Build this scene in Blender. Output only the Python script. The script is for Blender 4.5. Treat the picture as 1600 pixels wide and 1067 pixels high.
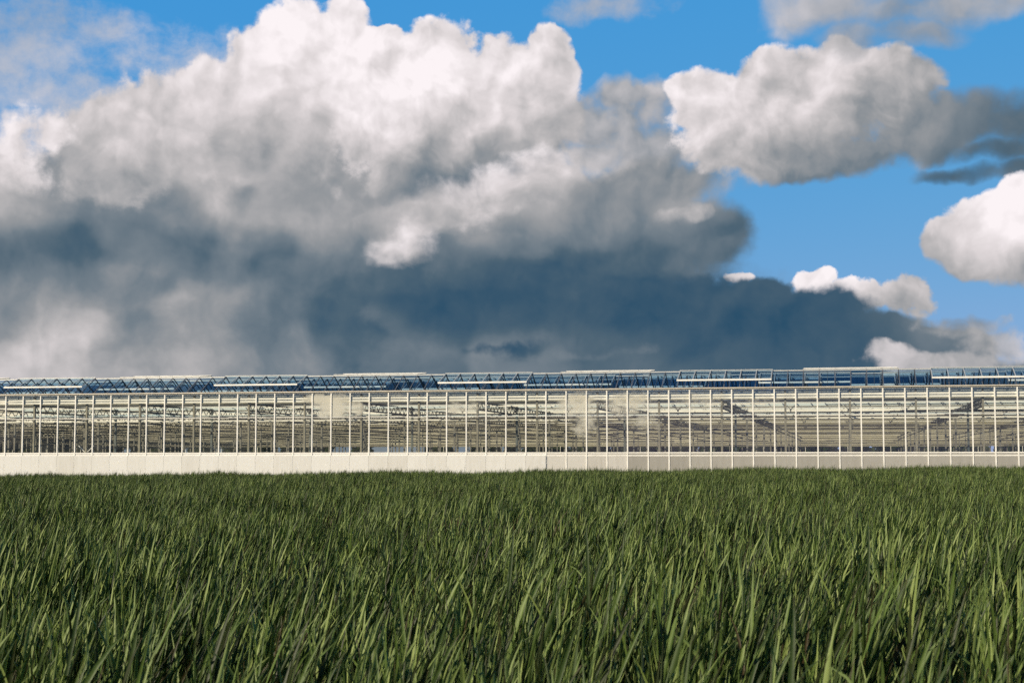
import bpy, bmesh, math, random
from mathutils import Vector, Matrix

for o in list(bpy.data.objects):
    bpy.data.objects.remove(o)
scene = bpy.context.scene
COL = scene.collection
R = math.radians

# ------------------------------------------------------------------ camera
FOCAL_PX = 2427.0            # focal length in pixels of a 1600 pixel wide frame
PITCH = 0.0759
CAM_Z = 1.18
cam_data = bpy.data.cameras.new('camera')
cam_data.sensor_width = 36.0
cam_data.lens = 36.0 * FOCAL_PX / 1600.0
cam_data.clip_start = 0.05
cam_data.clip_end = 12000
cam = bpy.data.objects.new('camera', cam_data)
COL.objects.link(cam)
cam.location = (0, 0, CAM_Z)
cam.rotation_euler = (math.pi / 2 + PITCH, 0, 0)
cam_data.dof.use_dof = True
cam_data.dof.focus_distance = 14.0
cam_data.dof.aperture_fstop = 11.0
scene.camera = cam

# ------------------------------------------------------------------ render settings
scene.render.engine = 'CYCLES'
cy = scene.cycles
cy.use_adaptive_sampling = True
cy.adaptive_threshold = 0.02
cy.adaptive_min_samples = 8
cy.max_bounces = 8
cy.diffuse_bounces = 3
cy.glossy_bounces = 4
cy.transmission_bounces = 4
cy.transparent_max_bounces = 48
cy.caustics_reflective = False
cy.caustics_refractive = False
cy.sample_clamp_indirect = 6.0
cy.use_denoising = False
vs = scene.view_settings
vs.view_transform = 'Standard'
vs.look = 'None'
vs.exposure = 0.0
vs.gamma = 1.0
vs.use_curve_mapping = False

# ------------------------------------------------------------------ sun
SUN_EL = R(24)
SUN_AZ = R(180 + 53)         # clockwise from the view direction: behind the camera, to its left
sun_dir = Vector((math.sin(SUN_AZ) * math.cos(SUN_EL), math.cos(SUN_AZ) * math.cos(SUN_EL), math.sin(SUN_EL)))
sun_data = bpy.data.lights.new('sun', 'SUN')
sun_data.energy = 5.0
sun_data.angle = R(0.55)
sun_data.color = (1.0, 0.88, 0.68)
sun = bpy.data.objects.new('sun', sun_data)
COL.objects.link(sun)
sun.rotation_euler = sun_dir.to_track_quat('Z', 'Y').to_euler()
sun.location = (-30, -40, 40)


# ------------------------------------------------------------------ node helpers
def srgb(r, g, b):
    def f(c):
        c /= 255.0
        return c / 12.92 if c <= 0.04045 else ((c + 0.055) / 1.055) ** 2.4
    return (f(r), f(g), f(b), 1.0)


class Nodes:
    """short writing for node trees: every method returns an output socket"""
    def __init__(self, tree):
        self.t = tree
        self.t.nodes.clear()

    def put(self, sock, v):
        if v is None:
            return
        if isinstance(v, bpy.types.NodeSocket):
            self.t.links.new(v, sock)
        else:
            sock.default_value = v

    def m(self, op, a, b=None, c=None, clamp=False):
        n = self.t.nodes.new('ShaderNodeMath')
        n.operation = op
        n.use_clamp = clamp
        for i, v in enumerate((a, b, c)):
            self.put(n.inputs[i], v)
        return n.outputs[0]

    def v(self, op, a, b=None, c=None, scale=None):
        n = self.t.nodes.new('ShaderNodeVectorMath')
        n.operation = op
        for i, x in enumerate((a, b, c)):
            self.put(n.inputs[i], x)
        if scale is not None:
            self.put(n.inputs['Scale'], scale)
        return n.outputs['Value'] if op in ('DOT_PRODUCT', 'LENGTH', 'DISTANCE') else n.outputs[0]

    def noise(self, vec, scale, detail=4.0, rough=0.55, dim='3D', color=False, lac=2.0, dist=0.0, w=None):
        n = self.t.nodes.new('ShaderNodeTexNoise')
        n.noise_dimensions = dim
        self.put(n.inputs['Vector'], vec)
        n.inputs['Scale'].default_value = scale
        n.inputs['Detail'].default_value = detail
        n.inputs['Roughness'].default_value = rough
        n.inputs['Lacunarity'].default_value = lac
        n.inputs['Distortion'].default_value = dist
        return n.outputs['Color' if color else 0]

    def voronoi(self, vec, scale, detail=0.0, rough=0.5, smooth=0.5, dim='2D'):
        n = self.t.nodes.new('ShaderNodeTexVoronoi')
        n.voronoi_dimensions = dim
        n.feature = 'SMOOTH_F1'
        self.put(n.inputs['Vector'], vec)
        n.inputs['Scale'].default_value = scale
        n.inputs['Detail'].default_value = detail
        n.inputs['Roughness'].default_value = rough
        n.inputs['Smoothness'].default_value = smooth
        return n.outputs['Distance']

    def step(self, x, lo, hi, a=0.0, b=1.0):
        n = self.t.nodes.new('ShaderNodeMapRange')
        n.interpolation_type = 'SMOOTHSTEP'
        for i, v in enumerate((x, lo, hi, a, b)):
            self.put(n.inputs[i], v)
        return n.outputs[0]

    def ramp(self, fac, stops, interp='LINEAR'):
        n = self.t.nodes.new('ShaderNodeValToRGB')
        r = n.color_ramp
        r.interpolation = interp
        while len(r.elements) < len(stops):
            r.elements.new(0.5)
        for e, (p, c) in zip(r.elements, stops):
            e.position = p
            e.color = c
        self.put(n.inputs[0], fac)
        return n.outputs[0]

    def mix(self, fac, a, b, blend='MIX'):
        n = self.t.nodes.new('ShaderNodeMix')
        n.data_type = 'RGBA'
        n.blend_type = blend
        self.put(n.inputs[0], fac)
        self.put(n.inputs[6], a)
        self.put(n.inputs[7], b)
        return n.outputs[2]

    def lerp(self, fac, a, b):
        n = self.t.nodes.new('ShaderNodeMix')
        n.data_type = 'FLOAT'
        self.put(n.inputs[0], fac)
        self.put(n.inputs[2], a)
        self.put(n.inputs[3], b)
        return n.outputs[0]

    def shader(self, kind, **kw):
        n = self.t.nodes.new(kind)
        for k, v in kw.items():
            self.put(n.inputs[k.replace('_', ' ')], v)
        return n.outputs[0]

    def mixs(self, fac, a, b):
        n = self.t.nodes.new('ShaderNodeMixShader')
        self.put(n.inputs[0], fac)
        self.put(n.inputs[1], a)
        self.put(n.inputs[2], b)
        return n.outputs[0]


# ------------------------------------------------------------------ sky: Nishita blue with cumulus and a dark shower deck
world = bpy.data.worlds.new('World')
scene.world = world
world.use_nodes = True
world.cycles.sampling_method = 'MANUAL'
world.cycles.sample_map_resolution = 512


SKY_STRENGTH = 0.12


def sky_pos(px, py):
    """azimuth and elevation of a point of the sky (in units of 1/24.27 radian)"""
    x = (px - 800.0) / FOCAL_PX
    z = (533.5 - py) / FOCAL_PX
    d = Vector((x, math.cos(PITCH) - z * math.sin(PITCH), math.sin(PITCH) + z * math.cos(PITCH))).normalized()
    return math.atan2(d.x, d.y) * 24.27, math.asin(d.z) * 24.27


def build_sky():
    w = Nodes(world.node_tree)
    tc = w.t.nodes.new('ShaderNodeTexCoord')
    d = w.v('NORMALIZE', tc.outputs['Generated'])
    sep = w.t.nodes.new('ShaderNodeSeparateXYZ')
    w.put(sep.inputs[0], d)
    dx, dy, dz = sep.outputs
    az = w.m('MULTIPLY', w.m('ARCTAN2', dx, dy), 24.27)
    el = w.m('MULTIPLY', w.m('ARCSINE', dz), 24.27)
    cmb = w.t.nodes.new('ShaderNodeCombineXYZ')
    w.put(cmb.inputs[0], az)
    w.put(cmb.inputs[1], el)
    P = cmb.outputs[0]

    sky = w.t.nodes.new('ShaderNodeTexSky')
    sky.sky_type = 'NISHITA'
    sky.sun_disc = False
    sky.sun_elevation = SUN_EL
    sky.sun_rotation = SUN_AZ
    sky.altitude = 0
    sky.air_density = 1.0
    sky.dust_density = 0.3
    sky.ozone_density = 1.5
    hsv = w.t.nodes.new('ShaderNodeHueSaturation')
    hsv.inputs['Hue'].default_value = 0.497
    hsv.inputs['Saturation'].default_value = 1.2
    hsv.inputs['Value'].default_value = 1.0
    w.put(hsv.inputs['Color'], sky.outputs[0])
    # film response: green and blue shoulder off towards the bright horizon, red keeps rising
    sp = w.t.nodes.new('ShaderNodeSeparateColor')
    w.put(sp.inputs[0], hsv.outputs[0])
    cc = w.t.nodes.new('ShaderNodeCombineColor')
    w.put(cc.inputs[0], w.m('MULTIPLY', w.m('POWER', sp.outputs[0], 0.90), 0.40))
    w.put(cc.inputs[1], w.m('MULTIPLY', w.m('POWER', sp.outputs[1], 0.26), 2.02))
    w.put(cc.inputs[2], w.m('MULTIPLY', w.m('POWER', sp.outputs[2], 0.02), 5.50))
    bg_blue = w.shader('ShaderNodeBackground', Color=cc.outputs[0], Strength=SKY_STRENGTH)

    LIGHT = [(0.0, srgb(44, 80, 106)), (0.2, srgb(79, 101, 117)), (0.4, srgb(116, 128, 138)), (0.55, srgb(150, 153, 157)),
             (0.7, srgb(186, 183, 184)), (0.85, srgb(221, 214, 215)), (1.0, srgb(252, 244, 246))]

    # warped coordinates shared by all clouds
    wa = w.v('SUBTRACT', w.noise(P, 0.55, 2.0, 0.5, '2D', True), (0.5, 0.5, 0.5))
    wb = w.v('SUBTRACT', w.noise(P, 2.0, 3.0, 0.5, '2D', True), (0.5, 0.5, 0.5))
    PW = w.v('MULTIPLY_ADD', wa, (0.55, 0.45, 0), P)
    PW = w.v('MULTIPLY_ADD', wb, (0.24, 0.20, 0), PW)
    # billows: bulging cells over fractal noise, and the same a little nearer the sun
    off = w.v('ADD', PW, (-0.13, 0.20, 0))

    def billow(p, det):
        v1 = w.voronoi(p, 1.1, 0.0, 0.5, 0.9)
        v2 = w.voronoi(p, 2.9, 1.0, 0.5, 0.8)
        n1 = w.noise(p, 1.2, det, 0.52, '2D')
        return w.m('MULTIPLY_ADD', v2, -0.3 if det > 4 else -0.18, w.m('MULTIPLY_ADD', v1, -0.55, w.m('MULTIPLY', n1, 1.1)))
    B0 = billow(PW, 8.0)
    relief = w.m('SUBTRACT', billow(PW, 4.0), billow(off, 4.0))      # > 0 where the billow faces the sun
    fine = w.m('SUBTRACT', w.noise(P, 3.2, 6.0, 0.6, '2D'), 0.5)
    soft_n = w.m('SUBTRACT', w.noise(w.v('MULTIPLY', PW, (0.7, 1.2, 1)), 0.9, 6.0, 0.6, '2D'), 0.5)
    Bc = w.m('ADD', B0, -0.22)

    def lumps(g, ls, p):
        f = None
        for (x, y, rx, ry) in ls:
            cx, cy_ = sky_pos(x, y)
            ix, iy = 100.0 / rx, 100.0 / ry
            q = g.v('MULTIPLY_ADD', p, (ix, iy, 0), (-cx * ix, -cy_ * iy, 0))
            e = g.m('SUBTRACT', 1.0, g.v('DOT_PRODUCT', q, q))
            f = e if f is None else g.m('SMOOTH_MAX', f, e, 0.3)
        return f

    def light(g, ps, p, sig):
        num, den = 0.00004, 0.0001
        for (x, y, L) in ps:
            cx, cy_ = sky_pos(x, y)
            k = 100.0 / sig
            q = g.v('MULTIPLY_ADD', p, (k * 0.85, k * 1.1, 0), (-cx * k * 0.85, -cy_ * k * 1.1, 0))
            e = g.m('POWER', 0.3679, g.v('DOT_PRODUCT', q, q))
            num = g.m('MULTIPLY_ADD', e, L, num)
            den = g.m('ADD', den, e)
        return g.m('DIVIDE', num, den)

    state = {'c': cc.outputs[0]}

    def layer(ls, ps, sig=45, edge=0.5, lo=0.0, hi=0.3, wisp=0.0, rel=1.0, fin=0.06, opacity=1.0, fray=0.9, fe=0.45):
        # one cloud as a node group: outline and light of the cloud laid over what is behind it
        tree = bpy.data.node_groups.new('cloud', 'ShaderNodeTree')
        for nm, kind in (('P', 'NodeSocketVector'), ('Billow', 'NodeSocketFloat'), ('Relief', 'NodeSocketFloat'), ('Fine', 'NodeSocketFloat'),
                         ('Soft', 'NodeSocketFloat'), ('Color', 'NodeSocketColor')):
            tree.interface.new_socket(nm, in_out='INPUT', socket_type=kind)
        tree.interface.new_socket('Color', in_out='OUTPUT', socket_type='NodeSocketColor')
        g = Nodes(tree)
        gi = tree.nodes.new('NodeGroupInput').outputs
        go = tree.nodes.new('NodeGroupOutput').inputs
        f = lumps(g, ls, gi['P'])
        f = g.m('MULTIPLY_ADD', gi['Billow'], edge, f)
        f = g.m('MULTIPLY_ADD', gi['Fine'], fe, f)
        if wisp:
            f = g.m('MULTIPLY_ADD', gi['Soft'], wisp, f)
        L = light(g, ps, gi['P'], sig)
        # sunlit tops have crisp edges, shaded bases fray out
        hi_ = g.m('MULTIPLY_ADD', g.m('SUBTRACT', 0.85, L, clamp=True), fray, hi)
        a = g.step(f, lo, hi_, 0.0, opacity)
        L = g.m('MULTIPLY_ADD', gi['Relief'], rel * 0.42, L)
        L = g.m('MULTIPLY_ADD', gi['Fine'], fin, L)
        g.put(go[0], g.mix(a, gi['Color'], g.v('SCALE', g.ramp(L, LIGHT), scale=1 / SKY_STRENGTH)))
        n = w.t.nodes.new('ShaderNodeGroup')
        n.node_tree = tree
        for i, v in enumerate((PW, Bc, relief, fine, soft_n, state['c'])):
            w.put(n.inputs[i], v)
        state['c'] = n.outputs[0]

    # LAYERS
    # thin veil, upper left
    layer([(60, 120, 110, 110), (180, 60, 110, 45), (250, 100, 150, 60), (340, 130, 150, 70), (15, 90, 50, 70), (940, 15, 90, 22), (150, 170, 120, 60)],
          [(60, 120, .8), (250, 70, .84), (180, 150, .78), (940, 15, .7), (60, 10, .66)], sig=90, edge=0.3, lo=-0.3, hi=1.5, wisp=2.9, rel=.2, fe=1.2, opacity=.72)
    # the big shower deck
    layer([(100, 400, 260, 130), (400, 400, 300, 150), (700, 420, 280, 130), (950, 415, 190, 100), (1080, 365, 85, 52), (1130, 368, 48, 44), (850, 335, 110, 70),
           (150, 560, 600, 200), (650, 560, 600, 180), (1000, 300, 100, 46), (480, 310, 260, 90), (120, 310, 260, 80), (760, 300, 170, 70)],
          [(20, 300, 0.67), (30, 340, 0.62), (80, 275, 0.52), (100, 320, 0.45), (200, 280, 0.55), (180, 335, 0.43), (280, 335, 0.43), (230, 370, 0.35), (40, 390, 0.22),
           (120, 395, .13), (300, 398, 0.2), (420, 402, 0.22), (400, 370, 0.45), (345, 300, 0.67), (320, 285, 0.73), (400, 290, 0.69), (400, 330, 0.65), (460, 310, 0.57),
           (440, 265, 0.57), (500, 300, 0.57), (550, 300, 0.52), (560, 330, 0.59), (620, 330, 0.69), (500, 350, 0.61), (500, 385, 0.44), (560, 400, 0.38), (700, 320, 0.75),
           (720, 300, 0.77), (800, 290, 0.83), (840, 275, 0.79), (770, 320, 0.67), (850, 320, 0.57), (740, 360, 0.52), (800, 370, 0.37), (700, 400, 0.25), (900, 350, 0.42),
           (950, 320, 0.49), (1000, 350, 0.39), (1060, 330, 0.57), (1090, 370, 0.27), (1140, 370, 0.27), (1000, 400, 0.16), (900, 420, 0.12), (750, 430, 0.12), (600, 430, 0.17),
           (480, 432, 0.28), (350, 432, 0.43), (250, 432, 0.4), (150, 432, 0.42), (50, 432, 0.4), (100, 470, 0.55), (60, 520, 0.77), (130, 520, 0.75), (60, 570, 0.75),
           (200, 562, 0.64), (205, 526, 0.41), (5, 490, 0.41), (280, 480, 0.59), (350, 470, 0.55), (420, 480, 0.33), (400, 510, 0.31), (350, 540, 0.52), (280, 570, 0.61),
           (450, 560, 0.43), (550, 500, 0.14), (600, 490, 0.14), (570, 530, 0.24), (680, 500, 0.07), (650, 560, 0.36), (750, 480, 0.07), (800, 450, 0.1), (550, 460, 0.19)],
          sig=32, edge=0.5, lo=-.6, hi=0.2, wisp=0.6, rel=.5, fin=.06, fray=0.45)
    # first tower
    layer([(480, 60, 80, 72), (530, 40, 58, 66), (545, 110, 70, 90), (450, 115, 110, 85), (350, 175, 140, 85), (250, 200, 130, 85), (180, 240, 130, 90), (430, 215, 150, 75), (510, 175, 80, 70)],
          [(500, 80, .99), (460, 40, .95), (565, 50, .9), (500, 150, .96), (420, 150, .88), (330, 120, .86), (250, 150, .83), (300, 200, .78),
           (200, 190, .8), (380, 220, .7), (500, 210, .78), (480, 260, .54), (400, 250, .6), (250, 250, .66), (545, 230, .62), (130, 200, .78), (120, 270, .58)],
          sig=50, edge=0.75, lo=0.0, hi=0.34, wisp=0.4, rel=.75, fin=.09, fe=.6)
    # white cumulus at the left edge
    layer([(25, 215, 62, 60), (78, 205, 36, 36), (15, 265, 85, 45)],
          [(30, 190, .86), (75, 225, .95), (30, 250, .88), (10, 295, .68)], sig=38, edge=1.1, lo=-.2, hi=0.9, wisp=.7, rel=.9, fe=1.2, fray=2.2)
    # second tower
    layer([(690, 92, 72, 72), (630, 135, 62, 85), (605, 60, 40, 26), (780, 120, 75, 72), (850, 105, 55, 68), (720, 180, 170, 105), (590, 130, 70, 85), (570, 200, 80, 80), (620, 225, 72, 75), (840, 180, 80, 85), (690, 255, 140, 62), (615, 275, 60, 45), (790, 235, 90, 50)],
          [(690, 70, .93), (650, 110, .97), (640, 150, 1.0), (700, 140, .95), (760, 90, .89), (850, 90, .86), (800, 140, .87), (870, 140, .82),
           (620, 200, .9), (740, 190, .84), (830, 190, .74), (590, 240, .8), (700, 225, .66), (780, 232, .6), (680, 270, .4), (740, 280, .28),
           (800, 255, .36), (605, 280, .62), (650, 300, .34), (885, 205, .58)], sig=36, edge=0.85, hi=0.30, wisp=.25, rel=.95, fin=.09, fe=.6)
    # grey mass between
    layer([(975, 180, 80, 65), (1000, 240, 120, 60), (960, 150, 55, 36), (1060, 280, 100, 40), (920, 245, 66, 32), (925, 195, 70, 60), (1010, 160, 60, 50)],
          [(960, 140, .7), (1000, 150, .68), (930, 190, .6), (1000, 200, .5), (910, 235, .7), (950, 240, .68), (1040, 260, .5), (1000, 290, .42),
           (1060, 220, .55), (1010, 245, .62)], sig=36, edge=0.8, lo=-.1, hi=0.6, wisp=0.8, rel=.8, opacity=.95)
    # third cumulus
    layer([(1085, 140, 52, 42), (1130, 175, 95, 65), (1225, 125, 80, 50), (1300, 108, 72, 48), (1390, 122, 70, 48), (1440, 130, 45, 38), (1200, 210, 160, 65),
           (1330, 185, 140, 75), (1430, 190, 80, 50), (1150, 245, 90, 40), (1250, 255, 120, 30), (1260, 170, 150, 70), (1380, 160, 90, 70), (1330, 240, 140, 34), (1430, 222, 110, 32)],
          [(1080, 120, .9), (1050, 170, .88), (1130, 150, .87), (1200, 120, .86), (1270, 90, .87), (1330, 90, .84), (1420, 120, .7), (1465, 130, .58),
           (1200, 180, .86), (1130, 220, .84), (1280, 160, .82), (1300, 200, .7), (1380, 170, .62), (1440, 170, .5), (1200, 240, .62), (1270, 240, .44),
           (1350, 230, .4), (1200, 278, .44), (1430, 210, .42), (1130, 260, .7), (1240, 275, .36)], sig=40, edge=0.75, hi=0.34, wisp=.35, rel=.95, fin=.09, fe=.6)
    # grey tail at the right edge
    layer([(1520, 190, 85, 46), (1600, 195, 60, 52), (1460, 222, 75, 30), (1560, 236, 80, 20), (1510, 268, 75, 13), (1590, 262, 55, 20)],
          [(1455, 200, .5), (1500, 170, .44), (1560, 170, .3), (1590, 200, .26), (1520, 220, .3), (1500, 268, .2), (1580, 255, .2)],
          sig=38, edge=0.6, lo=-.35, hi=0.45, wisp=.6, rel=.45)
    # veil at the upper right
    layer([(1240, 22, 52, 42), (1300, 5, 90, 42), (1400, 15, 80, 28), (1500, 0, 160, 36), (1330, 60, 55, 38), (1430, 50, 80, 28)],
          [(1240, 40, .74), (1300, 20, .68), (1330, 70, .52), (1450, 40, .55), (1550, 10, .62)], sig=50, edge=0.5, lo=-.3, hi=1.0, wisp=1.3, rel=.4, opacity=.9)
    # round cumulus at the right edge
    layer([(1560, 340, 85, 52), (1495, 368, 52, 42), (1590, 312, 62, 42), (1555, 400, 85, 42), (1610, 380, 80, 70)],
          [(1480, 345, .88), (1560, 312, .96), (1590, 350, 1.0), (1520, 380, .92), (1480, 398, .7), (1560, 400, .84), (1520, 430, .58), (1590, 436, .52), (1472, 386, .55)],
          sig=32, edge=0.6, hi=0.3, rel=.8, fe=.6)
    # far white puffs above the dark deck
    layer([(1165, 433, 28, 13), (1285, 440, 38, 24), (1345, 468, 62, 28), (1420, 466, 46, 38)],
          [(1165, 432, .88), (1285, 435, .95), (1340, 462, .9), (1425, 450, .74), (1410, 490, .62)], sig=34, edge=0.8, hi=0.35, rel=.9, fe=1.3)
    # lit scraps in front of the deck
    layer([(620, 390, 54, 28), (650, 366, 42, 36), (800, 292, 70, 42), (840, 262, 48, 38), (715, 305, 80, 30), (690, 338, 90, 34), (328, 292, 26, 22), (370, 310, 50, 26), (520, 296, 20, 16), (1060, 336, 28, 14), (1094, 330, 22, 14)],
          [(640, 372, .88), (598, 400, .78), (645, 406, .68), (800, 285, .92), (845, 262, .9), (725, 300, .84), (690, 335, .74), (830, 310, .72), (326, 288, .74), (370, 310, .62), (520, 296, .72), (1060, 336, .66)],
          sig=30, edge=1.0, lo=-.3, hi=1.1, wisp=1.2, rel=1.0, opacity=.92, fe=.9)
    # the darkest low bank
    layer([(720, 500, 160, 50), (950, 490, 220, 70), (1100, 500, 200, 76), (1210, 470, 48, 42), (1280, 500, 110, 55), (1380, 535, 110, 50), (1460, 545, 110, 46), (1250, 545, 220, 50), (1050, 600, 600, 60), (1500, 610, 300, 60)],
          [(1000, 470, .06), (1100, 460, .09), (1210, 450, .1), (1200, 500, .03), (1050, 530, .07), (900, 470, .1), (800, 500, .05), (700, 490, .07), (1300, 500, .07),
           (1390, 510, .2), (1480, 520, .28), (1540, 500, .5), (1350, 550, .1), (1200, 570, .12), (1000, 575, .24), (850, 565, .38), (800, 540, .42), (900, 548, .2),
           (650, 560, .28), (1450, 492, .5)], sig=34, edge=0.5, lo=-.02, hi=0.34, wisp=0.35, rel=.35, fin=.04, fray=0.12)
    # pale scraps low on the right
    layer([(1385, 552, 40, 20), (1470, 566, 120, 20), (1585, 548, 42, 26), (1500, 505, 80, 22), (1550, 530, 60, 24)],
          [(1385, 550, .76), (1470, 560, .66), (1585, 545, .86), (1500, 505, .5), (1550, 525, .5)], sig=36, edge=1.0, lo=-.1, hi=0.6, wisp=1.0, rel=.9, opacity=.85, fe=1.0)

    view = w.shader('ShaderNodeBackground', Color=state['c'], Strength=SKY_STRENGTH)

    # the rest of the sky: unseen plain cumulus, kept dark and dense to lower the fill light
    q = w.v('MULTIPLY', d, (1.0, 1.0, 2.2))
    g0 = w.noise(q, 2.3, 5.0, 0.55)
    g1 = w.noise(w.v('ADD', q, (-0.06, -0.06, 0.10)), 2.3, 5.0, 0.55)
    ga = w.step(g0, 0.40, 0.53)
    gl = w.m('ADD', w.m('MULTIPLY', w.m('SUBTRACT', g0, g1), 2.0), 0.24)
    bg_far = w.shader('ShaderNodeBackground', Color=w.ramp(gl, LIGHT), Strength=1.0)
    rest = w.mixs(ga, bg_blue, bg_far)
    # where the detailed part ends
    inside = w.m('MULTIPLY', w.step(w.m('ABSOLUTE', az), 8.6, 12.0, 1.0, 0.0), w.step(el, 7.6, 10.5, 1.0, 0.0))
    out = w.t.nodes.new('ShaderNodeOutputWorld')
    w.put(out.inputs[0], w.mixs(inside, rest, view))


build_sky()


# ------------------------------------------------------------------ materials
def material(name):
    mt = bpy.data.materials.new(name)
    mt.use_nodes = True
    return mt, Nodes(mt.node_tree)


def finish(n, sh):
    out = n.t.nodes.new('ShaderNodeOutputMaterial')
    n.put(out.inputs[0], sh)


def plain(name, col, rough=0.5, metal=0.0, vary=0.12, scale=3.0, spec=0.5):
    mt, n = material(name)
    geo = n.t.nodes.new('ShaderNodeNewGeometry')
    f = n.noise(geo.outputs['Position'], scale, 5.0, 0.6)
    lo = tuple(c * (1 - vary) for c in col) + (1,)
    hi = tuple(min(1, c * (1 + vary)) for c in col) + (1,)
    c = n.ramp(f, [(0.3, lo), (0.7, hi)])
    finish(n, n.shader('ShaderNodeBsdfPrincipled', Base_Color=c, Roughness=rough, Metallic=metal))
    return mt


M = {}
M['white'] = plain('white_powder_coat', (0.88, 0.85, 0.79), 0.45, vary=0.10, scale=1.7)
M['alu'] = plain('mill_aluminium', (0.62, 0.61, 0.58), 0.42, 0.35, vary=0.1)
M['gutter'] = plain('gutter_aluminium', (0.70, 0.63, 0.53), 0.5, 0.1, vary=0.15)
M['galva'] = plain('galvanised_steel', (0.16, 0.15, 0.12), 0.55, 0.2, vary=0.2)
M['post'] = plain('post_steel', (0.24, 0.22, 0.17), 0.55, 0.1, vary=0.2)
M['truss'] = plain('dull_truss_steel', (0.045, 0.038, 0.028), 0.6, 0.2, vary=0.25)
M['bar'] = plain('roof_glazing_bar', (0.16, 0.165, 0.18), 0.4, 0.4, vary=0.2)
M['beam'] = plain('white_lattice_beam', (0.87, 0.83, 0.72), 0.5, vary=0.12, scale=1.2)
M['pipe'] = plain('grey_heating_pipe', (0.25, 0.225, 0.15), 0.5, vary=0.3)
M['old_beam'] = plain('dusty_lattice_beam', (0.52, 0.475, 0.345), 0.6, vary=0.2, scale=0.8)
M['slab'] = plain('cultivation_floor', (0.10, 0.10, 0.09), 0.8, vary=0.2)


def glass(name, tint, pale_blotches=None, ior=1.45, dust=0.03, reflect=1.0):
    """thin window glass: clear, mirrors the sky by Fresnel, with a film of dust and ragged pale blotches"""
    mt, n = material(name)
    geo = n.t.nodes.new('ShaderNodeNewGeometry')
    cosi = n.m('ABSOLUTE', n.v('DOT_PRODUCT', geo.outputs['Incoming'], geo.outputs['Normal']))
    f0 = ((ior - 1) / (ior + 1)) ** 2
    mirror = n.m('MULTIPLY', n.m('MULTIPLY_ADD', n.m('POWER', n.m('SUBTRACT', 1.0, cosi, clamp=True), 5.0), 1 - f0, f0), reflect)   # Schlick, alike from both sides
    tr = n.shader('ShaderNodeBsdfTransparent', Color=tint + (1,))
    gl = n.shader('ShaderNodeBsdfGlossy', Color=(1, 1, 1, 1), Roughness=0.015)
    body = n.mixs(mirror, tr, gl)
    if dust or pale_blotches:
        tc = n.t.nodes.new('ShaderNodeTexCoord')
        tc.object = GH
        p = tc.outputs['Object']
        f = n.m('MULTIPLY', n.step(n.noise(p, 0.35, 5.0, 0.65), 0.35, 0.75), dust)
        if pale_blotches:  # ragged pale blotches at set places on the glass
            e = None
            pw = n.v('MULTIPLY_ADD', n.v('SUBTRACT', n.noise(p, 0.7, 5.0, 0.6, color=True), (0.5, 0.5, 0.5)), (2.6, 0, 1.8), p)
            for (x, z, rx, rz, k) in pale_blotches:
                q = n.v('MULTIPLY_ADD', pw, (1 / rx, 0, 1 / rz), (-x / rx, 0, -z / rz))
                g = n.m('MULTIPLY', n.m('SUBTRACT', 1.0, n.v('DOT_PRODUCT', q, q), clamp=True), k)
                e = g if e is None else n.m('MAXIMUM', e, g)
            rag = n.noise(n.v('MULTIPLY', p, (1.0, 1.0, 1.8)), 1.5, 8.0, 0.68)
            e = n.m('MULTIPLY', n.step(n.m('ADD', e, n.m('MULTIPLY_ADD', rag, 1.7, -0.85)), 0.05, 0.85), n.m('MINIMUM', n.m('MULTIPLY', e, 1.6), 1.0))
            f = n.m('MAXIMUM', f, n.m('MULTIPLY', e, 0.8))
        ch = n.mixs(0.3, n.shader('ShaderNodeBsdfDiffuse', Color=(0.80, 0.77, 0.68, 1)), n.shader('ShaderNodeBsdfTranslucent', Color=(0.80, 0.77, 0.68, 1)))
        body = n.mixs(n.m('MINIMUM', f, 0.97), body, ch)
    finish(n, body)
    return mt


def panel_mat(name, lo, hi, gloss):
    mt, n = material(name)
    tc = n.t.nodes.new('ShaderNodeTexCoord')
    tc.object = GH
    p = tc.outputs['Object']
    oi = n.t.nodes.new('ShaderNodeObjectInfo')
    f = n.m('ADD', n.m('MULTIPLY', n.noise(n.v('MULTIPLY', p, (2.2, 1, 0.3)), 1.6, 7.0, 0.7), 0.8), n.m('MULTIPLY', oi.outputs['Random'], 0.4))
    c = n.ramp(f, [(0.3, lo), (0.75, hi)])
    d = n.mixs(0.2, n.shader('ShaderNodeBsdfDiffuse', Color=c), n.shader('ShaderNodeBsdfTranslucent', Color=c))
    fr = n.t.nodes.new('ShaderNodeFresnel')
    g = n.shader('ShaderNodeBsdfGlossy', Color=(1, 1, 1, 1), Roughness=gloss)
    finish(n, n.mixs(fr.outputs[0], d, g))
    return mt


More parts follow.
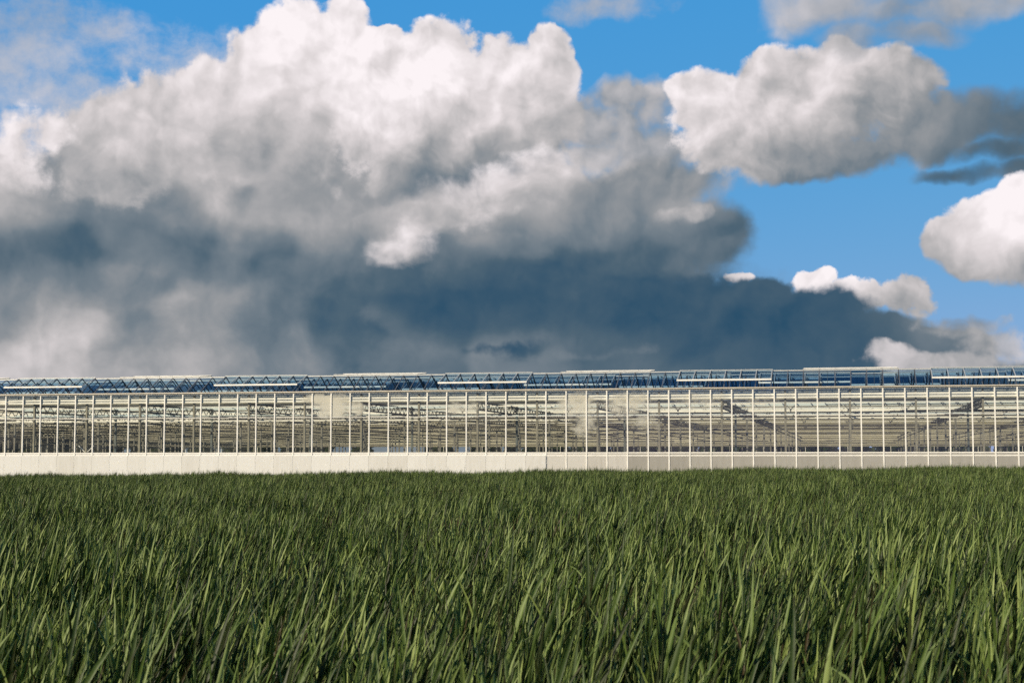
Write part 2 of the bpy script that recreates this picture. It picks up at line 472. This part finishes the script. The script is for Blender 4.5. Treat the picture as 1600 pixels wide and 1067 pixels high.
# ------------------------------------------------------------------ mesh helpers
class MB:
    """collects boxes and bars; build() links them as one mesh object"""
    def __init__(self):
        self.v, self.f = [], []

    def box(self, x0, x1, y0, y1, z0, z1):
        b = len(self.v)
        self.v += [(x0, y0, z0), (x1, y0, z0), (x1, y1, z0), (x0, y1, z0), (x0, y0, z1), (x1, y0, z1), (x1, y1, z1), (x0, y1, z1)]
        self.f += [tuple(b + i for i in q) for q in ((0, 3, 2, 1), (4, 5, 6, 7), (0, 1, 5, 4), (1, 2, 6, 5), (2, 3, 7, 6), (3, 0, 4, 7))]
        return self

    def bar(self, a, c, w, h, up=(0, 0, 1)):
        a, c = Vector(a), Vector(c)
        d = (c - a).normalized()
        s = d.cross(Vector(up))
        if s.length < 1e-4:
            s = d.cross(Vector((1, 0, 0)))
        s.normalize()
        u = s.cross(d)
        b = len(self.v)
        for p in (a, c):
            for (i, j) in ((-1, -1), (1, -1), (1, 1), (-1, 1)):
                self.v.append(tuple(p + s * (i * w / 2) + u * (j * h / 2)))
        self.f += [tuple(b + i for i in q) for q in ((0, 1, 2, 3), (7, 6, 5, 4), (0, 4, 5, 1), (1, 5, 6, 2), (2, 6, 7, 3), (3, 7, 4, 0))]
        return self

    def quad(self, *ps):
        b = len(self.v)
        self.v += [tuple(p) for p in ps]
        self.f.append(tuple(range(b, b + len(ps))))
        return self

    def mesh(self, name, mat):
        me = bpy.data.meshes.new(name)
        me.from_pydata(self.v, [], self.f)
        me.update()
        me.materials.append(mat)
        return me

    def build(self, name, mat, parent=None, loc=(0, 0, 0), kind=None):
        return place(name, self.mesh(name, mat), parent, loc, kind)


def place(name, me, parent=None, loc=(0, 0, 0), kind=None):
    o = bpy.data.objects.new(name, me)
    COL.objects.link(o)
    if parent is not None:
        o.parent = parent
    o.location = loc
    if kind:
        o['kind'] = kind
    return o


def tag(o, label=None, cat=None, group=None, kind=None):
    for k, v in (('label', label), ('category', cat), ('group', group), ('kind', kind)):
        if v:
            o[k] = v
    return o


# ------------------------------------------------------------------ ground: one sheet to the horizon, the field tilting gently to one side
FIELD_END = 64.0
SITE_Z = -0.47


def ground_z(x, y):
    t = min(1.0, max(0.0, (y - FIELD_END - 1.0) / 14.0))
    t = t * t * (3 - 2 * t)
    xx = max(-30.0, min(30.0, x))
    return (0.0085 * xx) * (1 - t) + SITE_Z * t


def build_ground():
    xs = [-6000, -2500, -900, -400, -150, -60, -30] + [-25 + 2.5 * i for i in range(21)] + [30, 60, 150, 400, 900, 2500, 6000]
    ys = [-6000, -1500, -300, -60, -10] + [0.5 * 5 * i for i in range(0, 34)] + [90, 100, 150, 300, 600, 1200, 3000, 6000]
    vs_ = [(x, y, ground_z(x, y) - (0.0 if y < FIELD_END + 3 else 0.02)) for y in ys for x in xs]
    nx = len(xs)
    fs = [(j * nx + i, j * nx + i + 1, (j + 1) * nx + i + 1, (j + 1) * nx + i) for j in range(len(ys) - 1) for i in range(nx - 1)]
    mt, n = material('soil_and_rough_grass')
    geo = n.t.nodes.new('ShaderNodeNewGeometry')
    f = n.noise(geo.outputs['Position'], 0.8, 8.0, 0.7)
    c = n.ramp(f, [(0.3, (0.020, 0.022, 0.010, 1)), (0.55, (0.040, 0.048, 0.016, 1)), (0.8, (0.065, 0.055, 0.030, 1))])
    bp = n.t.nodes.new('ShaderNodeBump')
    bp.inputs['Strength'].default_value = 0.6
    n.put(bp.inputs['Height'], n.noise(geo.outputs['Position'], 6.0, 6.0, 0.7))
    finish(n, n.shader('ShaderNodeBsdfPrincipled', Base_Color=c, Roughness=0.95, Normal=bp.outputs[0]))
    me = bpy.data.meshes.new('ground')
    me.from_pydata(vs_, [], fs)
    me.materials.append(mt)
    for p in me.polygons:
        p.use_smooth = True
    tag(place('ground', me), kind='structure')


build_ground()

# ------------------------------------------------------------------ the greenhouse (local x along the wall, y into the depth, z up)
YAW = 0.2127
GH_D = 114.3
GH = bpy.data.objects.new('greenhouse', None)
COL.objects.link(GH)
GH.location = (0, GH_D, SITE_Z)
GH.rotation_euler = (0, 0, -YAW)
tag(GH, 'long glass greenhouse with white mullions and open roof vents behind the green field', 'greenhouse')

BAY = 1.5
N0, N1 = -9, 61                    # facade mullions


def sn(n):
    return (n - 27.3) * BAY


X0, X1 = sn(N0), sn(N1)
Z_SILL = 2.20
Z_RAIL = 4.84
Z_TOP = 6.64
Z_EAVE = 6.78
SPAN, RISE = 4.8, 1.28
TRELLIS = 3 * SPAN
DEPTH = 28 * TRELLIS

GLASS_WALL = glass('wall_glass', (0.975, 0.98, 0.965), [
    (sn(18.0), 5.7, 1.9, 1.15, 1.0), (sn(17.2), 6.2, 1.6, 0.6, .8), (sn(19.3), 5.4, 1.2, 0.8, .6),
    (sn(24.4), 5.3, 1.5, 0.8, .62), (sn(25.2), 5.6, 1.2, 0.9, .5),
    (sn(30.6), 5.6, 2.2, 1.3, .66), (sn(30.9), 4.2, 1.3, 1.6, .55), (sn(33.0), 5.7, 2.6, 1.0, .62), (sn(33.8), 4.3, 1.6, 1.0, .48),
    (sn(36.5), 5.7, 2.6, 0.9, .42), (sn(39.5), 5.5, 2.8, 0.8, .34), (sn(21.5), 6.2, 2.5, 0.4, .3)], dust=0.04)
GLASS_ROOF = glass('roof_glass', (0.64, 0.755, 0.85), None, ior=1.45, dust=0.0, reflect=0.15)
GLASS_FAR = glass('far_roof_glass', (0.95, 0.96, 0.95), None, ior=1.45, dust=0.0, reflect=0.6)
PANEL_A = panel_mat('glare_base_panel', (0.80, 0.775, 0.73, 1), (0.93, 0.915, 0.885, 1), 0.12)  # sun and reflected glare on the left wall half painted into this colour
PANEL_B = panel_mat('grey_base_panel', (0.40, 0.38, 0.34, 1), (0.50, 0.48, 0.435, 1), 0.08)  # right half of the wall, without the painted glare
PANEL_C = panel_mat('half_glare_base_panel', (0.58, 0.55, 0.50, 1), (0.76, 0.73, 0.68, 1), 0.1)  # panels in between, part of the glare painted into the colour


def build_wall():
    rnd = random.Random(4)
    mull = MB().box(-0.044, 0.044, -0.07, 0.05, 0.0, Z_TOP).mesh('mullion', M['white'])
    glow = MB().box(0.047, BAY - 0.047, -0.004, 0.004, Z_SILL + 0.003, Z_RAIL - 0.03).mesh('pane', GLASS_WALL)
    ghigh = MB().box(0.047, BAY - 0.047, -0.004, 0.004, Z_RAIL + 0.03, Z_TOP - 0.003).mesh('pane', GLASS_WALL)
    pans = [MB().box(0.047, BAY - 0.047, -0.03, 0.03, 0.0, Z_SILL - 0.285).mesh('base_panel', m_) for m_ in (PANEL_A, PANEL_B, PANEL_C)]
    front = MB().box(0.006, BAY - 0.006, -0.115, -0.073, 0.0, Z_SILL - 0.24).mesh('base_panel', PANEL_A)      # closed panels set in front of the mullions
    strip = [MB().box(0.047, BAY - 0.047, -0.02, 0.02, Z_SILL - 0.215, Z_SILL - 0.085).mesh('sill_strip', m_) for m_ in (PANEL_A, PANEL_B, PANEL_C)]
    seg = MB().box(0.047, BAY - 0.047, -0.05, 0.045, -0.04, 0.04)
    rail = seg.mesh('rail', M['white'])
    thin = MB().box(0.047, BAY - 0.047, -0.02, 0.045, -0.026, 0.026).mesh('transom', M['alu'])
    for n in range(N0, N1 + 1):
        x = sn(n)
        place('mullion', mull, GH, (x, 0, 0))
        if n == N1:
            break
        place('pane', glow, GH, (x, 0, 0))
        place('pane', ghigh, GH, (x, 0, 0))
        k = 0 if n < 29 else 1
        if 29 <= n < 33:
            k = 2 if n < 31 or rnd.random() < 0.5 else 1
        place('base_panel', front if n < 29 else pans[k], GH, (x, 0, 0))
        place('sill_strip', strip[k], GH, (x, 0, 0))
        place('sill_rail', rail, GH, (x, 0, Z_SILL - 0.043))
        place('sill_rail', rail, GH, (x, 0, Z_SILL - 0.25))
        place('transom', thin, GH, (x, 0, Z_RAIL))
    # head rail, gutter with a lip, and the pair of rails that run just inside the glass
    MB().box(X0 - 0.05, X1 + 0.05, -0.06, 0.06, Z_TOP, Z_TOP + 0.075).build('head_rail', M['white'], GH)
    g = MB()
    g.box(X0 - 0.1, X1 + 0.1, -0.16, 0.16, Z_TOP + 0.078, Z_EAVE - 0.02)
    g.box(X0 - 0.1, X1 + 0.1, -0.19, -0.163, Z_TOP + 0.09, Z_EAVE + 0.02)
    g.build('gutter', M['gutter'], GH)
    MB().box(X0, X1, 0.055, 0.10, 6.20, 6.34).build('inner_rail', M['white'], GH)
    MB().box(X0, X1, 0.055, 0.10, 6.00, 6.14).build('inner_rail', M['white'], GH)
    MB().box(X0, X1, 0.9, 0.95, 4.56, 4.61).build('inner_pipe', M['beam'], GH)
    # wall posts, every third bay
    wp = MB().box(-0.07, 0.07, 0.32, 0.52, 0.0, 6.6).mesh('wall_post', M['post'])
    for n in range(N0, N1):
        if (n - 1) % 3 == 0:
            place('wall_post', wp, GH, (sn(n + 0.5), 0, 0))
    # the little pair of braces at one post foot
    br = MB().bar((sn(4.5) - 0.1, 0.4, 2.25), (sn(4.5) - 0.65, 0.4, 2.75), 0.05, 0.05).bar((sn(4.5) + 0.1, 0.4, 2.25), (sn(4.5) + 0.65, 0.4, 2.75), 0.05, 0.05)
    br.build('brace', M['white'], GH)


build_wall()

# roof panes are PANE wide; the vents are six panes wide and sit every sixteen panes, turn about on both slopes
PANE = 1.1125
RX0 = sn(-0.2) - 8 * PANE
NP = 96
VENT_L = 2.36


def build_roof():
    half = SPAN / 2
    L = math.hypot(half, RISE)
    cs, si = half / L, RISE / L

    def slope_pt(k, side, t, off=0.0):
        """point on a slope: k the span, side 0 near / 1 far, t the way from gutter (0) to ridge (1)"""
        y = k * SPAN + (half * t if side == 0 else SPAN - half * t)
        ny = (-si if side == 0 else si) * off
        return Vector((0, y + ny, Z_EAVE + 0.02 + RISE * t + cs * off))

    def near_vent(i):
        return (i - 8) % 16 < 6

    def far_vent(i):
        return (i - 16) % 16 < 6

    for k in range(3):
        shift = (0, 5, 11)[k]
        rest_b, rest_g = MB(), MB()
        for side in (0, 1):
            a, c = slope_pt(k, side, 0.03), slope_pt(k, side, 0.985)
            bar_me = MB().bar(a, c, 0.05, 0.07, (1, 0, 0)).mesh('glazing_bar', M['bar'])
            is_vent = near_vent if side == 0 else far_vent
            q = [slope_pt(k, side, t) for t in (0.035, 0.98)]
            pm = MB()
            pm.quad((0.03, q[0].y, q[0].z), (PANE - 0.03, q[0].y, q[0].z), (PANE - 0.03, q[1].y, q[1].z), (0.03, q[1].y, q[1].z))
            pane_me = pm.mesh('roof_pane', GLASS_ROOF)
            for i in range(NP + 1):
                x = RX0 + i * PANE
                if k == 0:
                    place('glazing_bar', bar_me, GH, (x, 0, 0))
                else:
                    rest_b.bar(a + Vector((x, 0, 0)), c + Vector((x, 0, 0)), 0.05, 0.07, (1, 0, 0))
                if i == NP or is_vent(i - shift):
                    continue
                if k == 0:
                    place('roof_pane', pane_me, GH, (x, 0, 0))
                else:
                    rest_g.quad((x + .03, q[0].y, q[0].z), (x + PANE - .03, q[0].y, q[0].z), (x + PANE - .03, q[1].y, q[1].z), (x + .03, q[1].y, q[1].z))
        if k:
            rest_b.build('glazing_bars', M['bar'], GH, kind='stuff')
            rest_g.build('roof_panes', GLASS_ROOF, GH, kind='stuff')
        # ridge and the gutter behind
        yr = k * SPAN + half
        MB().box(RX0, RX0 + NP * PANE, yr - 0.05, yr + 0.05, Z_EAVE + RISE - 0.02, Z_EAVE + RISE + 0.07).build('ridge', M['alu'], GH)
        MB().box(RX0, RX0 + NP * PANE, (k + 1) * SPAN - 0.12, (k + 1) * SPAN + 0.12, Z_EAVE - 0.14, Z_EAVE + 0.01).build('valley_gutter', M['gutter'], GH)
        # vents: hinged at the ridge
        hinge = Vector((0, yr, Z_EAVE + RISE + 0.09))
        for side in (0, 1):
            ang = math.atan2(RISE, half)
            tilt = -(ang - R(8.5)) if side == 0 else R(4.5 if k == 0 else -1.0)
            dirv = Vector((0, -math.cos(tilt) if side == 0 else math.cos(tilt), math.sin(tilt)))
            e = dirv * VENT_L
            W = 6 * PANE
            bar_me = MB().bar((0, 0, 0), e, 0.055, 0.06, (1, 0, 0)).mesh('vent_bar', M['alu'] if side == 0 else M['bar'])
            edge_me = MB().bar(e + Vector((-0.04, 0, 0)), e + Vector((W + 0.04, 0, 0)), 0.10, 0.12).mesh('vent_edge', M['white'])
            top_me = MB().bar((-0.04, 0, 0.03), (W + 0.04, 0, 0.03), 0.08, 0.05).mesh('vent_hinge', M['alu'])
            s0, s1 = dirv * 0.06, dirv * (VENT_L - 0.07)
            pane_me = MB().quad((0.03, s0.y, s0.z), (PANE - 0.03, s0.y, s0.z), (PANE - 0.03, s1.y, s1.z), (0.03, s1.y, s1.z)).mesh('vent_pane', GLASS_ROOF)
            base = slope_pt(k, side, 0.25)
            rod_me = MB().bar((W * 0.25, base.y - hinge.y, base.z - hinge.z), e * 0.8 + Vector((W * 0.25, 0, -0.05)), 0.035, 0.035) \
                .bar((W * 0.75, base.y - hinge.y, base.z - hinge.z), e * 0.8 + Vector((W * 0.75, 0, -0.05)), 0.035, 0.035).mesh('push_rod', M['bar'])
            first = 8 if side == 0 else 0
            for i0 in range(first + shift - 16, NP - 5, 16):
                if i0 < 0 or i0 + 6 > NP:
                    continue
                v = place('roof_vent', edge_me, GH, (RX0 + i0 * PANE, hinge.y, hinge.z))
                place('hinge_rail', top_me, v)
                place('push_rod', rod_me, v)
                for j in range(7):
                    place('vent_bar', bar_me, v, (j * PANE, 0, 0))
                    if j < 6:
                        place('vent_pane', pane_me, v, (j * PANE, 0, 0))
    # the roofs farther back, under which one looks
    far = MB()
    for k in range(3, int(DEPTH / SPAN)):
        y = k * SPAN
        far.quad((-300, y, Z_EAVE), (110, y, Z_EAVE), (110, y + half, Z_EAVE + RISE), (-300, y + half, Z_EAVE + RISE))
        far.quad((-300, y + half, Z_EAVE + RISE), (110, y + half, Z_EAVE + RISE), (110, y + SPAN, Z_EAVE), (-300, y + SPAN, Z_EAVE))
    far.build('roof_glass', GLASS_FAR, GH, kind='stuff')


build_roof()


def build_inside():
    rnd = random.Random(11)
    nt = int(DEPTH / TRELLIS)

    def span_x(y):
        return -52 - 0.62 * y - 8, 50 + 0.13 * y + 6

    # cultivation floor
    MB().box(-300, 110, 0.6, DEPTH, 0.0, 0.06).build('floor_slab', M['slab'], GH)
    # white lattice beams across the house, one per trellis, with hanging brackets
    for k in range(1, nt + 1):
        y = k * TRELLIS
        a, c = span_x(y)
        b = MB()
        z = 6.05 + rnd.uniform(-.03, .03)
        b.box(a, c, y - 0.06, y + 0.06, z - 0.12, z + 0.10)
        if k < 10:
            b.box(a, c, y - 0.03, y + 0.03, z - 0.36, z - 0.31)
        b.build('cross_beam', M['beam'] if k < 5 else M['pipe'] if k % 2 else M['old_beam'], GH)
        if k < 7:
            h = MB()
            x = math.floor(a / 4.5) * 4.5 + rnd.uniform(0, 3)
            while x < c:
                h.bar((x - 0.3, y - 0.09, z - 0.08), (x, y - 0.09, z - 0.42), 0.05, 0.05).bar((x + 0.3, y - 0.09, z - 0.08), (x, y - 0.09, z - 0.42), 0.05, 0.05)
                h.box(x - 0.06, x + 0.06, y - 0.12, y - 0.07, z - 0.52, z - 0.38)
                x += 4.5
            h.build('bracket_row', M['truss'], GH)
    # valley gutters, pipes and wires between the beams
    lines = MB()
    dark, dull = MB(), MB()
    for k in range(4, int(DEPTH / SPAN)):
        y = k * SPAN
        a, c = span_x(y)
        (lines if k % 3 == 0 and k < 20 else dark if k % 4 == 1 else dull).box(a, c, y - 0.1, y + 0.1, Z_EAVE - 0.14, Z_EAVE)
    for k in range(int(DEPTH / 3.6)):
        y = 2.0 + k * 3.6 + rnd.uniform(-.8, .8)
        a, c = span_x(y)
        z = rnd.uniform(5.2, 6.2) if y < 60 else rnd.uniform(min(6.2, 5.1 + y * 0.006), 6.35)
        t = rnd.uniform(0.025, 0.05) * (1 + y / 150)
        x = a + rnd.uniform(0, 20)
        while x < c:
            ln = rnd.uniform(12, 60)
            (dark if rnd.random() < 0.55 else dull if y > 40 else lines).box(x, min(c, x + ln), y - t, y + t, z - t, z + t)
            x += ln + rnd.uniform(0, 6)
            z += rnd.uniform(-.15, .15)
    lines.build('valley_gutters_and_pipes', M['beam'], GH, kind='stuff')
    dark.build('dark_pipes', M['truss'], GH, kind='stuff')
    dull.build('dusty_gutters_and_pipes', M['pipe'], GH, kind='stuff')
    # trusses into the depth, every second wall post; posts under them
    xs = [sn(1.5) + 9.0 * i for i in range(-32, 12)]
    for x in xs:
        if x < -290 or x > 100:
            continue
        t = MB()
        y_from = max(0.55, (-x - 70) / 0.62) if x < -60 else 0.55
        y_to = min(DEPTH, y_from + 200)
        z1, z0 = 5.92, 5.36
        t.bar((x, y_from, z1), (x, y_to, z1), 0.13, 0.13).bar((x, y_from, z0), (x, y_to, z0), 0.11, 0.11)
        y = y_from
        while y < min(y_to, y_from + 90):
            t.bar((x, y, z1), (x, y + 0.6, z0), 0.045, 0.045).bar((x, y + 0.6, z0), (x, y + 1.2, z1), 0.045, 0.045)
            y += 1.2
        t.build('truss', M['truss'], GH)
    post = MB().box(-0.08, 0.08, -0.08, 0.08, 0.05, 6.1).mesh('post', M['galva'])
    count = 0
    rest = MB()
    cand = []
    for x in xs:
        for k in range(1, nt + 1):
            y = k * TRELLIS
            a, c = span_x(y)
            if y > 190:
                break
            if a + 4 < x < c - 3:
                cand.append((y, x))
    cand.sort()
    for (y, x) in cand:
        if count < 290:
            place('post', post, GH, (x, y, 0))
            count += 1
        else:
            rest.box(x - .08, x + .08, y - .08, y + .08, 0.05, 6.1)
    rest.build('posts', M['galva'], GH, kind='stuff')
    # far end wall: a low dwarf wall and rails
    e = MB()
    e.box(-300, 110, DEPTH + 0.2, DEPTH + 0.3, Z_EAVE - 0.2, Z_EAVE)
    x = -300
    while x < 110:
        e.box(x - .06, x + .06, DEPTH + 0.15, DEPTH + 0.2, 0.0, Z_EAVE)
        x += 13.5
    e.build('end_wall', M['beam'], GH)


build_inside()


# ------------------------------------------------------------------ trees beyond the far end of the greenhouse
def leaf_mat(name, c0, c1):
    mt, n = material(name)
    geo = n.t.nodes.new('ShaderNodeNewGeometry')
    c = n.ramp(geo.outputs['Random Per Island'], [(0.0, c0), (1.0, c1)])
    finish(n, n.mixs(0.3, n.shader('ShaderNodeBsdfDiffuse', Color=c), n.shader('ShaderNodeBsdfTranslucent', Color=c)))
    return mt


def build_trees():
    rnd = random.Random(21)
    lm = leaf_mat('dark_tree_leaves', (0.018, 0.030, 0.010, 1), (0.05, 0.07, 0.022, 1))
    bark = plain('tree_bark', (0.07, 0.055, 0.04), 0.9)
    m_, tr = MB(), MB()
    inv = GH.matrix_basis.copy()
    x = -340.0
    while x < 120:
        # the belt thins out where pale sky shows under the far roofs
        gap = -175 < x < -95 and rnd.random() < 0.45
        if not gap:
            y = DEPTH + 35 + rnd.uniform(0, 25)
            h = rnd.uniform(7.5, 11.5)
            r = rnd.uniform(3.0, 4.5)
            p = inv @ Vector((x, y, 0))
            tr.bar((p.x, p.y, SITE_Z), (p.x, p.y, SITE_Z + h * 0.5), 0.35, 0.35)
            for i in range(430):
                u = Vector((rnd.gauss(0, 1), rnd.gauss(0, 1), rnd.gauss(0, 1))).normalized() * (rnd.random() ** 0.4)
                q = p + Vector((u.x * r, u.y * r, h * 0.52 + u.z * h * 0.50))
                s = rnd.uniform(0.5, 1.1)
                a = Vector((rnd.gauss(0, 1), rnd.gauss(0, 1), rnd.gauss(0, 1))).normalized()
                b = a.orthogonal().normalized()
                m_.quad(q + a * s, q + b * s, q - a * s, q - b * s)
        x += rnd.uniform(4.0, 7.5)
    root = bpy.data.objects.new('tree_belt', None)
    COL.objects.link(root)
    root.location = (100, 500, SITE_Z)
    root['kind'] = 'stuff'
    tag(root, 'far belt of dark green trees seen through the bottom of the greenhouse glass', 'trees')
    for nm, mb, mt in (('foliage', m_, lm), ('trunks', tr, bark)):
        o = mb.build(nm, mt, root)
        o.location = (-100, -500, -SITE_Z)
        o['kind'] = 'stuff'


build_trees()


# ------------------------------------------------------------------ the cereal field: leaf patches repeated over the field by geometry nodes
def blade_material():
    mt, n = material('cereal_leaf')
    at = n.t.nodes.new('ShaderNodeAttribute')
    at.attribute_name = 'tone'
    at2 = n.t.nodes.new('ShaderNodeAttribute')
    at2.attribute_name = 'along'
    geo = n.t.nodes.new('ShaderNodeNewGeometry')
    patch = n.noise(n.v('MULTIPLY', geo.outputs['Position'], (1, 0.6, 0)), 0.7, 3.0, 0.5)
    t = n.m('ADD', n.m('MULTIPLY_ADD', n.m('POWER', at.outputs['Fac'], 1.35), 0.97, 0.03), n.m('MULTIPLY', n.m('SUBTRACT', patch, 0.5), 0.4))
    c = n.ramp(t, [(0.0, (0.055, 0.040, 0.016, 1)), (0.03, (0.024, 0.030, 0.009, 1)), (0.22, (0.030, 0.053, 0.012, 1)), (0.6, (0.100, 0.152, 0.034, 1)), (1.0, (0.245, 0.300, 0.095, 1))])
    # dry brown tips on some leaves
    tip = n.m('MULTIPLY', n.step(at2.outputs['Fac'], 0.86, 1.0), n.step(at.outputs['Fac'], 0.5, 0.2))
    c = n.mix(n.m('MULTIPLY', tip, 0.7), c, (0.10, 0.080, 0.035, 1))
    d = n.t.nodes.new('ShaderNodeBsdfPrincipled')
    n.put(d.inputs['Base Color'], c)
    d.inputs['Roughness'].default_value = 0.5
    d.inputs['Specular IOR Level'].default_value = 0.28
    d = d.outputs[0]
    tl = n.shader('ShaderNodeBsdfTranslucent', Color=n.mix(1.0, c, (1.0, 1.15, 0.5, 1), 'MULTIPLY'))
    finish(n, n.mixs(0.10, d, tl))
    return mt


def make_patch(seed, mat, count, tall=0.02):
    """one square metre of cereal leaves, blown to the right by the wind"""
    rnd = random.Random(seed)
    vs_, fs, tone, along = [], [], [], []
    tufts = [(rnd.uniform(-.5, .5), rnd.uniform(-.5, .5), rnd.gauss(0, 0.06)) for i in range(count // 12)]
    for i in range(count):
        tx, ty, th = rnd.choice(tufts)
        x, y = tx + rnd.gauss(0, 0.022), ty + rnd.gauss(0, 0.022)
        L = rnd.uniform(0.18, 0.34)
        z = rnd.uniform(0.28, 0.48) + th
        if rnd.random() < tall:
            z += rnd.uniform(0.04, 0.16)
        w = rnd.uniform(0.0050, 0.0095)
        a = rnd.gauss(0.0, 1.0) if rnd.random() < 0.7 else rnd.uniform(0, 6.28)      # mostly to the right, with the wind
        lean0 = abs(rnd.gauss(0.20, 0.15))
        d = Vector((math.cos(a) * lean0 + 0.08, math.sin(a) * lean0, 1)).normalized()
        bend = abs(rnd.gauss(0.16, 0.32))
        if rnd.random() < 0.05:
            bend += rnd.uniform(0.5, 1.1)
        ba = a + rnd.gauss(0, 0.4)
        bdir = Vector((math.cos(ba), math.sin(ba), -0.35))
        fa = rnd.uniform(0, math.pi)
        side = Vector((math.cos(fa), math.sin(fa), 0))
        p = Vector((x, y, z))
        seg = 5
        tn = rnd.random()
        b0 = len(vs_)
        tw = rnd.uniform(-.35, .35)
        for j in range(seg + 1):
            t = j / seg
            ww = w * (0.75 + 0.6 * t - 1.35 * t ** 2.6) if j < seg else 0.0004
            s = (side - d * side.dot(d)).normalized()
            nrm = d.cross(s)
            fold = nrm * (ww * 0.35)
            vs_ += [tuple(p - s * ww + fold), tuple(p - fold * 0.4), tuple(p + s * ww + fold)]
            along += [t] * 3
            tone += [tn] * 3
            if j:
                k = b0 + 3 * j
                fs += [(k - 3, k - 2, k + 1, k), (k - 2, k - 1, k + 2, k + 1)]
            p = p + d * (L / seg)
            d = (d + bdir * (bend / seg * (0.4 + 1.5 * t))).normalized()
            side = (Matrix.Rotation(tw / seg, 3, d) @ side)
    me = bpy.data.meshes.new('leaf_patch')
    me.from_pydata(vs_, [], fs)
    for nm, data in (('tone', tone), ('along', along)):
        at = me.attributes.new(nm, 'FLOAT', 'POINT')
        at.data.foreach_set('value', data)
    me.polygons.foreach_set('use_smooth', [True] * len(me.polygons))
    me.materials.append(mat)
    return me


def build_field():
    mat = blade_material()
    hidden = bpy.data.collections.new('leaf_patches')
    for s in range(9):
        o = bpy.data.objects.new('leaf_patch', make_patch(100 + s, mat, 680, 0.015 if s < 6 else 0.07))
        hidden.objects.link(o)
    rnd = random.Random(5)
    pts, rot, scl, idx = [], [], [], []
    y = 0.9
    while y < FIELD_END:
        half = 3.5 + 0.40 * y
        x = -half
        while x < half:
            px, py = x + rnd.uniform(-.18, .18), y + rnd.uniform(-.15, .15)
            hgt = 1.0 + 0.08 * math.sin(px * 0.9 + 1.3 * math.sin(py * .5)) + 0.04 * math.sin(py * 1.7 + px * .3) + rnd.gauss(0, 0.03)
            pts.append((px, py, ground_z(px, py)))
            rot.append((rnd.gauss(0, 0.03), rnd.gauss(0.0, 0.05), rnd.choice((0.0, 0.0, 0.35, -0.35)) + rnd.gauss(0, 0.2)))
            scl.append((0.90, 0.90, hgt * 0.91))
            idx.append(rnd.randrange(6) if y < 36 else rnd.randrange(9))
            x += 0.78
        y += 0.78
    me = bpy.data.meshes.new('cereal_crop')
    me.from_pydata(pts, [], [])
    a = me.attributes.new('rot', 'FLOAT_VECTOR', 'POINT')
    a.data.foreach_set('vector', [c for r_ in rot for c in r_])
    a = me.attributes.new('scl', 'FLOAT_VECTOR', 'POINT')
    a.data.foreach_set('vector', [c for r_ in scl for c in r_])
    a = me.attributes.new('pick', 'INT', 'POINT')
    a.data.foreach_set('value', idx)
    crop = place('cereal_crop', me)
    tag(crop, 'dense green cereal field with long leaves leaning right in the wind', 'crop', kind='stuff')
    ng = bpy.data.node_groups.new('crop_instances', 'GeometryNodeTree')
    ng.interface.new_socket('Geometry', in_out='INPUT', socket_type='NodeSocketGeometry')
    ng.interface.new_socket('Geometry', in_out='OUTPUT', socket_type='NodeSocketGeometry')
    N = ng.nodes.new
    gi, go = N('NodeGroupInput'), N('NodeGroupOutput')
    ci = N('GeometryNodeCollectionInfo')
    ci.inputs['Collection'].default_value = hidden
    ci.inputs['Separate Children'].default_value = True
    ci.inputs['Reset Children'].default_value = True
    io = N('GeometryNodeInstanceOnPoints')
    io.inputs['Pick Instance'].default_value = True

    def attr(nm, ty):
        n = N('GeometryNodeInputNamedAttribute')
        n.data_type = ty
        n.inputs['Name'].default_value = nm
        return n.outputs[0]
    lk = ng.links.new
    lk(gi.outputs[0], io.inputs['Points'])
    lk(ci.outputs[0], io.inputs['Instance'])
    lk(attr('pick', 'INT'), io.inputs['Instance Index'])
    lk(attr('rot', 'FLOAT_VECTOR'), io.inputs['Rotation'])
    lk(attr('scl', 'FLOAT_VECTOR'), io.inputs['Scale'])
    lk(io.outputs[0], go.inputs[0])
    md = crop.modifiers.new('crop', 'NODES')
    md.node_group = ng


build_field()
